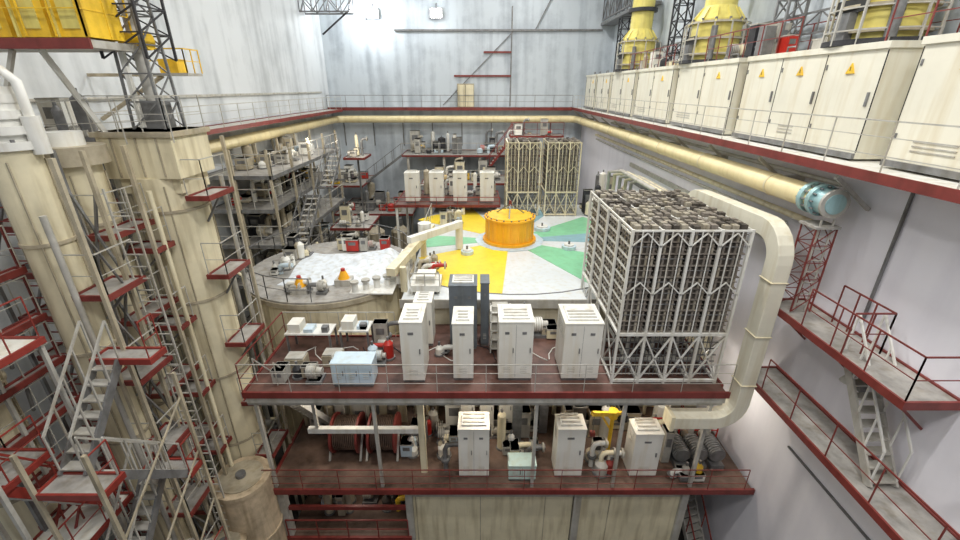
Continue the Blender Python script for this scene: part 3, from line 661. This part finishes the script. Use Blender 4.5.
for x,y,k_ in((-7.4,12.35,'steell'),(-8.0,10.3,'cream'),(-9.7,9.4,'cream'),(-8.5,8.1,'steell')): b.cyl((x,y,-16.9),(x,y,-2.3),.06,k_,8)
b.ladder(-7.85,9.15,-16.9,-2,.45,'steell'); b.ladder(-9.95,8.75,-16.9,-1.5,.45,'red')
b.done()
# zig-zag stairs in front of the columns
b=B('zigzag_stairs')
z=-16.9; f=0
while z<-6.9:
    ya,yb=(6.2,7.7) if f%2==0 else (7.7,6.2)
    xx=-7.95 if f%2==0 else -7.35
    b.stairs((xx,ya,z),(xx,yb,z+1.65),.5,'steel','steell','steell')
    b.deck(-8.25,-7.05,min(yb,7.7) if yb>7 else 5.75, 8.1 if yb>7 else 6.2, z+1.65,'grating','redb',.05,.1)
    b.rail([(-7.05,7.7 if yb>7 else 5.75,z+1.65),(-7.05,8.1 if yb>7 else 6.2,z+1.65)],'redb',.9,.5,None,.012)
    z+=1.65; f+=1
for x in(-8.28,-7.02):
    for y in(5.72,8.13): b.beam((x,y,-16.98),(x,y,-6.0),.07,.07,'creamd')
for i in range(6): 
    b.beam((-7.02,5.72,-16.5+i*1.65),(-7.02,8.13,-14.9+i*1.65),.035,.035,'creamd')
b.done()
b=B('service_platform_stack')
b.deck(-9.6,-8.35,5.9,7.0,-4.4,'cab','redb',.05,.09); b.rail([(-8.35,5.9,-4.4),(-8.35,7,-4.4)],'redb',.9,.7,None,.012); b.rail([(-9.6,5.9,-4.4),(-8.35,5.9,-4.4)],'redb',.9,.9,None,.012)
b.deck(-9.6,-8.5,4.9,6.4,-6.6,'grating','redb',.05,.09); b.rail([(-8.5,4.9,-6.6),(-8.5,6.4,-6.6)],'redb',.9,.7,None,.012)
b.deck(-9.6,-8.4,5.3,7.4,-9.0,'cab','redb',.05,.09); b.rail([(-8.4,5.3,-9),(-8.4,7.4,-9)],'redb',.9,.7,None,.012)
b.deck(-9.6,-8.4,5.3,7.4,-11.5,'cab','redb',.05,.09)
for x,y in((-9.6,5.9),(-9.6,7.0),(-8.4,7.0),(-8.4,5.4)): b.beam((x,y,-16.9),(x,y,-4.4),.07,.07,'steell')
b.stairs((-8.75,7.2,-9.0),(-8.75,5.5,-6.6),.45,'redb','steell','redb'); b.stairs((-9.2,5.1,-6.6),(-9.2,6.5,-4.4),.45,'redb','steell','redb'); b.stairs((-9.2,5.5,-11.5),(-9.2,7.2,-9.0),.45,'redb','steell','redb')
b.clutter(-9.5,-8.9,6.1,6.9,-4.4,2,.3,.5)
b.done()
b=B('pit_floor_equipment')
b.clutter(-12.5,-9.8,14.5,34,-17,60,1.4,3.5,('dark','steel','creamd','steell','cream')); b.clutter(-9.5,-6.7,21,30,-17,40,1.4,3.5,('dark','steel','creamd','steell')); b.clutter(-6.6,-3.2,20.5,30,-17,50,1.2,3.0,('dark','steel','creamd','steell','white')); b.clutter(-12,-8.5,1,5,-17,24,1.0,1.5,('dark','steel','creamd'))
b.clutter(-6.6,8.5,1,9.5,-17,24,1.0,1.2,('dark','steel','creamd'))
b.done()
# left gallery / yellow crane end carriage
b=B('left_gallery')
b.deck(-12.9,-9.6,10.6,13,-1.4,'grating','red'); b.deck(-12.9,-11.6,13.1,38.5,-1.7,'steell','red',.1,.16)
b.rail([(-11.6,13,-1.7),(-11.6,38.5,-1.7)],'steell',1,1.5,None,.016,(.35,.7)); b.rail([(-12.9,10.6,-1.4),(-7.2,10.5,-1.2)],'steell',1,1.1,None,.013)
b.clutter(-12.8,-9.8,10.8,12.8,-1.4,12,.6,1.0)
b.box(-13,-12.9,-3,38,-.4,-.3,'steell')
b.done()
b=B('yellow_crane_carriage')
b.box(-12.9,-7.9,9.8,11.2,.75,.9,'steell'); b.box(-12.9,-7.85,9.74,9.8,.72,.92,'red')
for i in range(6): b.box(-12.6+i*.8,-11.95+i*.8,9.95,10.9,.95,1.75,'crany'); b.box(-12.6+i*.8,-12.55+i*.8,9.9,9.95,.95,1.75,'cask'); b.box(-12.45+i*.8,-12.1+i*.8,9.93,9.95,1.1,1.6,'cask')
b.box(-12.8,-10.4,9.9,11.0,1.75,2.6,'crany'); 
for i in range(5): b.box(-12.6+i*.5,-12.57+i*.5,9.87,9.9,1.8,2.55,'black')
b.rail([(-12.8,9.85,.95),(-7.95,9.85,.95)],'crany',1.0,.6,None,.018); b.rail([(-7.95,9.85,.95),(-7.95,11.15,.95)],'crany',1.0,.6,None,.018)
b.beam((-9.3,10.2,.75),(-9.0,10.8,-1.0),.1,.1,'white'); b.beam((-12,10.8,.75),(-12,10.8,-1.3),.15,.15,'white'); b.beam((-8.2,11,.75),(-8.2,11,-.9),.1,.1,'white'); b.beam((-9.6,9.9,.72),(-10.6,9.9,-1.0),.08,.08,'steell')
b.done()
b=B('lattice_mast')
b.mast(-8.0,11.3,-.93,4.6,.75,'steel',.05,.45,.6); b.mast(-8.0,11.3,.6,2.2,1.0,'dark',.05,1.0,.5); b.beam((-8.0,11.3,2.0),(-8.9,11.3,3.6),.06,.06,'steel'); b.cyl((-8,11.3,-.93),(-8,11.3,2.2),.14,'steell',12)
b.cyl((-8.3,11.3,1.0),(-7.7,11.3,1.0),.2,'crany',12); b.box(-8.25,-7.75,11.05,11.55,-.93,-.3,'steel')
b.rail([(-9.25,10.75,-.98),(-7.45,10.75,-.98),(-7.45,12.2,-.98)],'steell',.8,.6,None,.012)
b.done()
b=B('yellow_jib_platform')
b.box(-10.6,-9.4,15.2,16.0,.35,.43,'steell'); b.rail([(-10.6,15.2,.43),(-9.4,15.2,.43),(-9.4,16,.43)],'crany',.7,.5,None,.018); b.box(-10.4,-9.8,15.4,15.9,.43,.85,'crany'); b.beam((-10.5,15.6,.35),(-12.95,15.6,-1.0),.1,.1,'creamd'); b.beam((-10.5,15.6,.38),(-12.95,15.6,.38),.1,.1,'creamd')
b.done()
b=B('gantry_truss')
for yy in(35.5,36.6): b.truss((-12.9,yy,5.0),(-9.3,yy,5.0),1.1,'steel',.1,.8)
for x in(-12.8,-11,-9.4): b.beam((x,35.5,5),(x,36.6,6.1),.08,.08,'steel')
b.beam((-9.4,36,5.2),(-11.6,36,3.6),.1,.1,'dark'); b.done()
b=B('gantry_truss')
for xx in(9.9,10.9): b.truss((xx,33,5.0),(xx,39.8,5.0),1.4,'steel',.1,1)
b.box(9.8,10.9,30,39.9,4.6,4.8,'steel'); b.done()
b=B('left_plant_scaffold')
for zi,z in enumerate((-3.8,-5.4,-7.2,-9.4,-11.8)):
    b.deck(-12.9,-9.6-.3*(zi%2),20,30,z,'grating','steel',.08,.14)
    b.rail([(-9.6-.3*(zi%2),20,z),(-9.6-.3*(zi%2),30,z)],'steell',1,1.2,None,.018); b.rail([(-12.9,20,z),(-9.6,20,z)],'steell',1,1.1,None,.018)
    b.clutter(-12.7,-10.2,20.4,29.6,z,28,.7,1.0,('cab','white','creamd','steell','steel','creamd','dark'))
for x in(-9.7,-11.4,-12.8):
    for y in(20,22.5,25,27.5,30): b.beam((x,y,-16.98),(x,y,-2.6),.1,.1,'creamd')
b.stairs((-9.0,20.5,-7.2),(-9.0,23,-5.4),.7,'steel','steell','steel'); b.stairs((-9.0,25,-5.4),(-9.0,27.4,-3.8),.7,'steel','steell','steel')
for y in(20.5,23,25,27.4): b.beam((-9.6,y,-5.4 if y>21 else -7.2),(-8.6,y,-5.4 if y>21 else -7.2),.1,.1,'steel')
b.deck(-9.6,-8.2,31,33,-4.6,'grating','red'); b.clutter(-9.5,-8.4,31.2,32.8,-4.6,5,.5,1.2); b.beam((-8.9,32,-4.7),(-8.9,32,-9.4),.12,.12,'steel')
b.deck(-9.4,-7.4,20.6,23.5,-9.2,'grating','red'); b.clutter(-9.3,-7.5,20.8,23.3,-9.2,10,.6,1.3); b.deck(-9.4,-7.0,26,29,-8.2,'grating','red'); b.clutter(-9.3,-7.2,26.2,28.8,-8.2,12,.6,1.4)
for x,y in((-7.5,20.7),(-7.5,23.4),(-7.1,26.1),(-7.1,28.9)): b.beam((x,y,-16.98),(x,y,-8.3 if y>25 else -9.3),.1,.1,'steell')
b.done()
b=B('left_pipework')
for i in range(9):
    y=15+i*.45; b.sweep([(-11.6+.2*(i%3),y,-17),(-11.6+.2*(i%3),y,-5-i*.4),(-11.8,y+.2,-4.7-i*.4),(-12.95,y+.2,-4.6-i*.4)],.09+.03*(i%2),'steell' if i%2 else 'cream',8)
b.done()
for X,Y,r,zt in((-7.5,9.9,.80,-11.3),(-7.75,8.75,.55,-12.8)):
    b=B('waste_tank')
    b.cyl((X,Y,-16.98),(X,Y,zt),r,'tank',32); b.cyl((X,Y,zt-.1),(X,Y,zt+.04),r+.05,'tank',32); b.cyl((X,Y,zt+.04),(X,Y,zt+.08),r*.8,'creamd',28); b.cyl((X,Y,zt+.08),(X,Y,zt+.2),.15,'steel',12)
    for z in(-13.5,-15): b.cyl((X,Y,z),(X,Y,z+.08),r+.04,'tank',32)
    b.done()
# ------------------------------------------------------------ lighting
def area(n,x,y,z,sx,sy,e,rot=(0,0,0),col=(1,.985,.955)):
    l=bpy.data.lights.new(n,'AREA'); l.shape='RECTANGLE'; l.size=sx; l.size_y=sy; l.energy=e; l.color=col
    o=bpy.data.objects.new(n,l); o.location=(x,y,z); o.rotation_euler=rot; bpy.context.scene.collection.objects.link(o)
for y in(5,15,25,35):
    for x,e in((-7,380),(3,1080)): area('ceiling_light_%d_%d'%(x,y),x,y,10.6,2.4,1.0,e if y<35 else e*.45)
area('front_fill_light',1,-1,8,6,2,900,(math.radians(38),0,math.radians(-18)))  # unseen fill lamp added to brighten the right wall
for X,e in((-8.6,650),(-3.5,90)):
    l=bpy.data.lights.new('floodlight','POINT'); l.energy=e; l.shadow_soft_size=.4; l.color=(.92,.97,1)
    o=bpy.data.objects.new('floodlight',l); o.location=(X,38.7,5.4); bpy.context.scene.collection.objects.link(o)
for X,Y,Z,e in((-4.5,11.5,-8.8,80),(0,11.8,-8.8,120),(4.5,11.8,-8.8,120),(7.8,11.5,-9.2,40),(-4.5,11.5,-12.6,30),(-9.5,25,-2.6,110),(2,33,-1.5,160),(-9,31,-3.4,80)):  # fill lamps without fixtures, added to brighten the lower level and galleries
    l=bpy.data.lights.new('fill_point','POINT'); l.energy=e; l.shadow_soft_size=.2; l.color=(1,.93,.8)
    o=bpy.data.objects.new('fill_point',l); o.location=(X,Y,Z); bpy.context.scene.collection.objects.link(o)
w=bpy.data.worlds.new('World'); bpy.context.scene.world=w; w.use_nodes=True
w.node_tree.nodes['Background'].inputs[0].default_value=(.88,.93,1,1); w.node_tree.nodes['Background'].inputs[1].default_value=.22
# ------------------------------------------------------------ camera
c=bpy.data.cameras.new('camera'); c.sensor_width=36; c.lens=430/960*36; c.clip_end=200
co=bpy.data.objects.new('camera',c); co.location=(0,0,0); co.rotation_euler=(math.radians(90-23),0,0)
bpy.context.scene.collection.objects.link(co); bpy.context.scene.camera=co
for o in bpy.context.scene.collection.objects:
    if o.parent is None: o.location.z+=OFF
bpy.context.scene.view_settings.view_transform='Standard'
bpy.context.scene.view_settings.exposure=.12
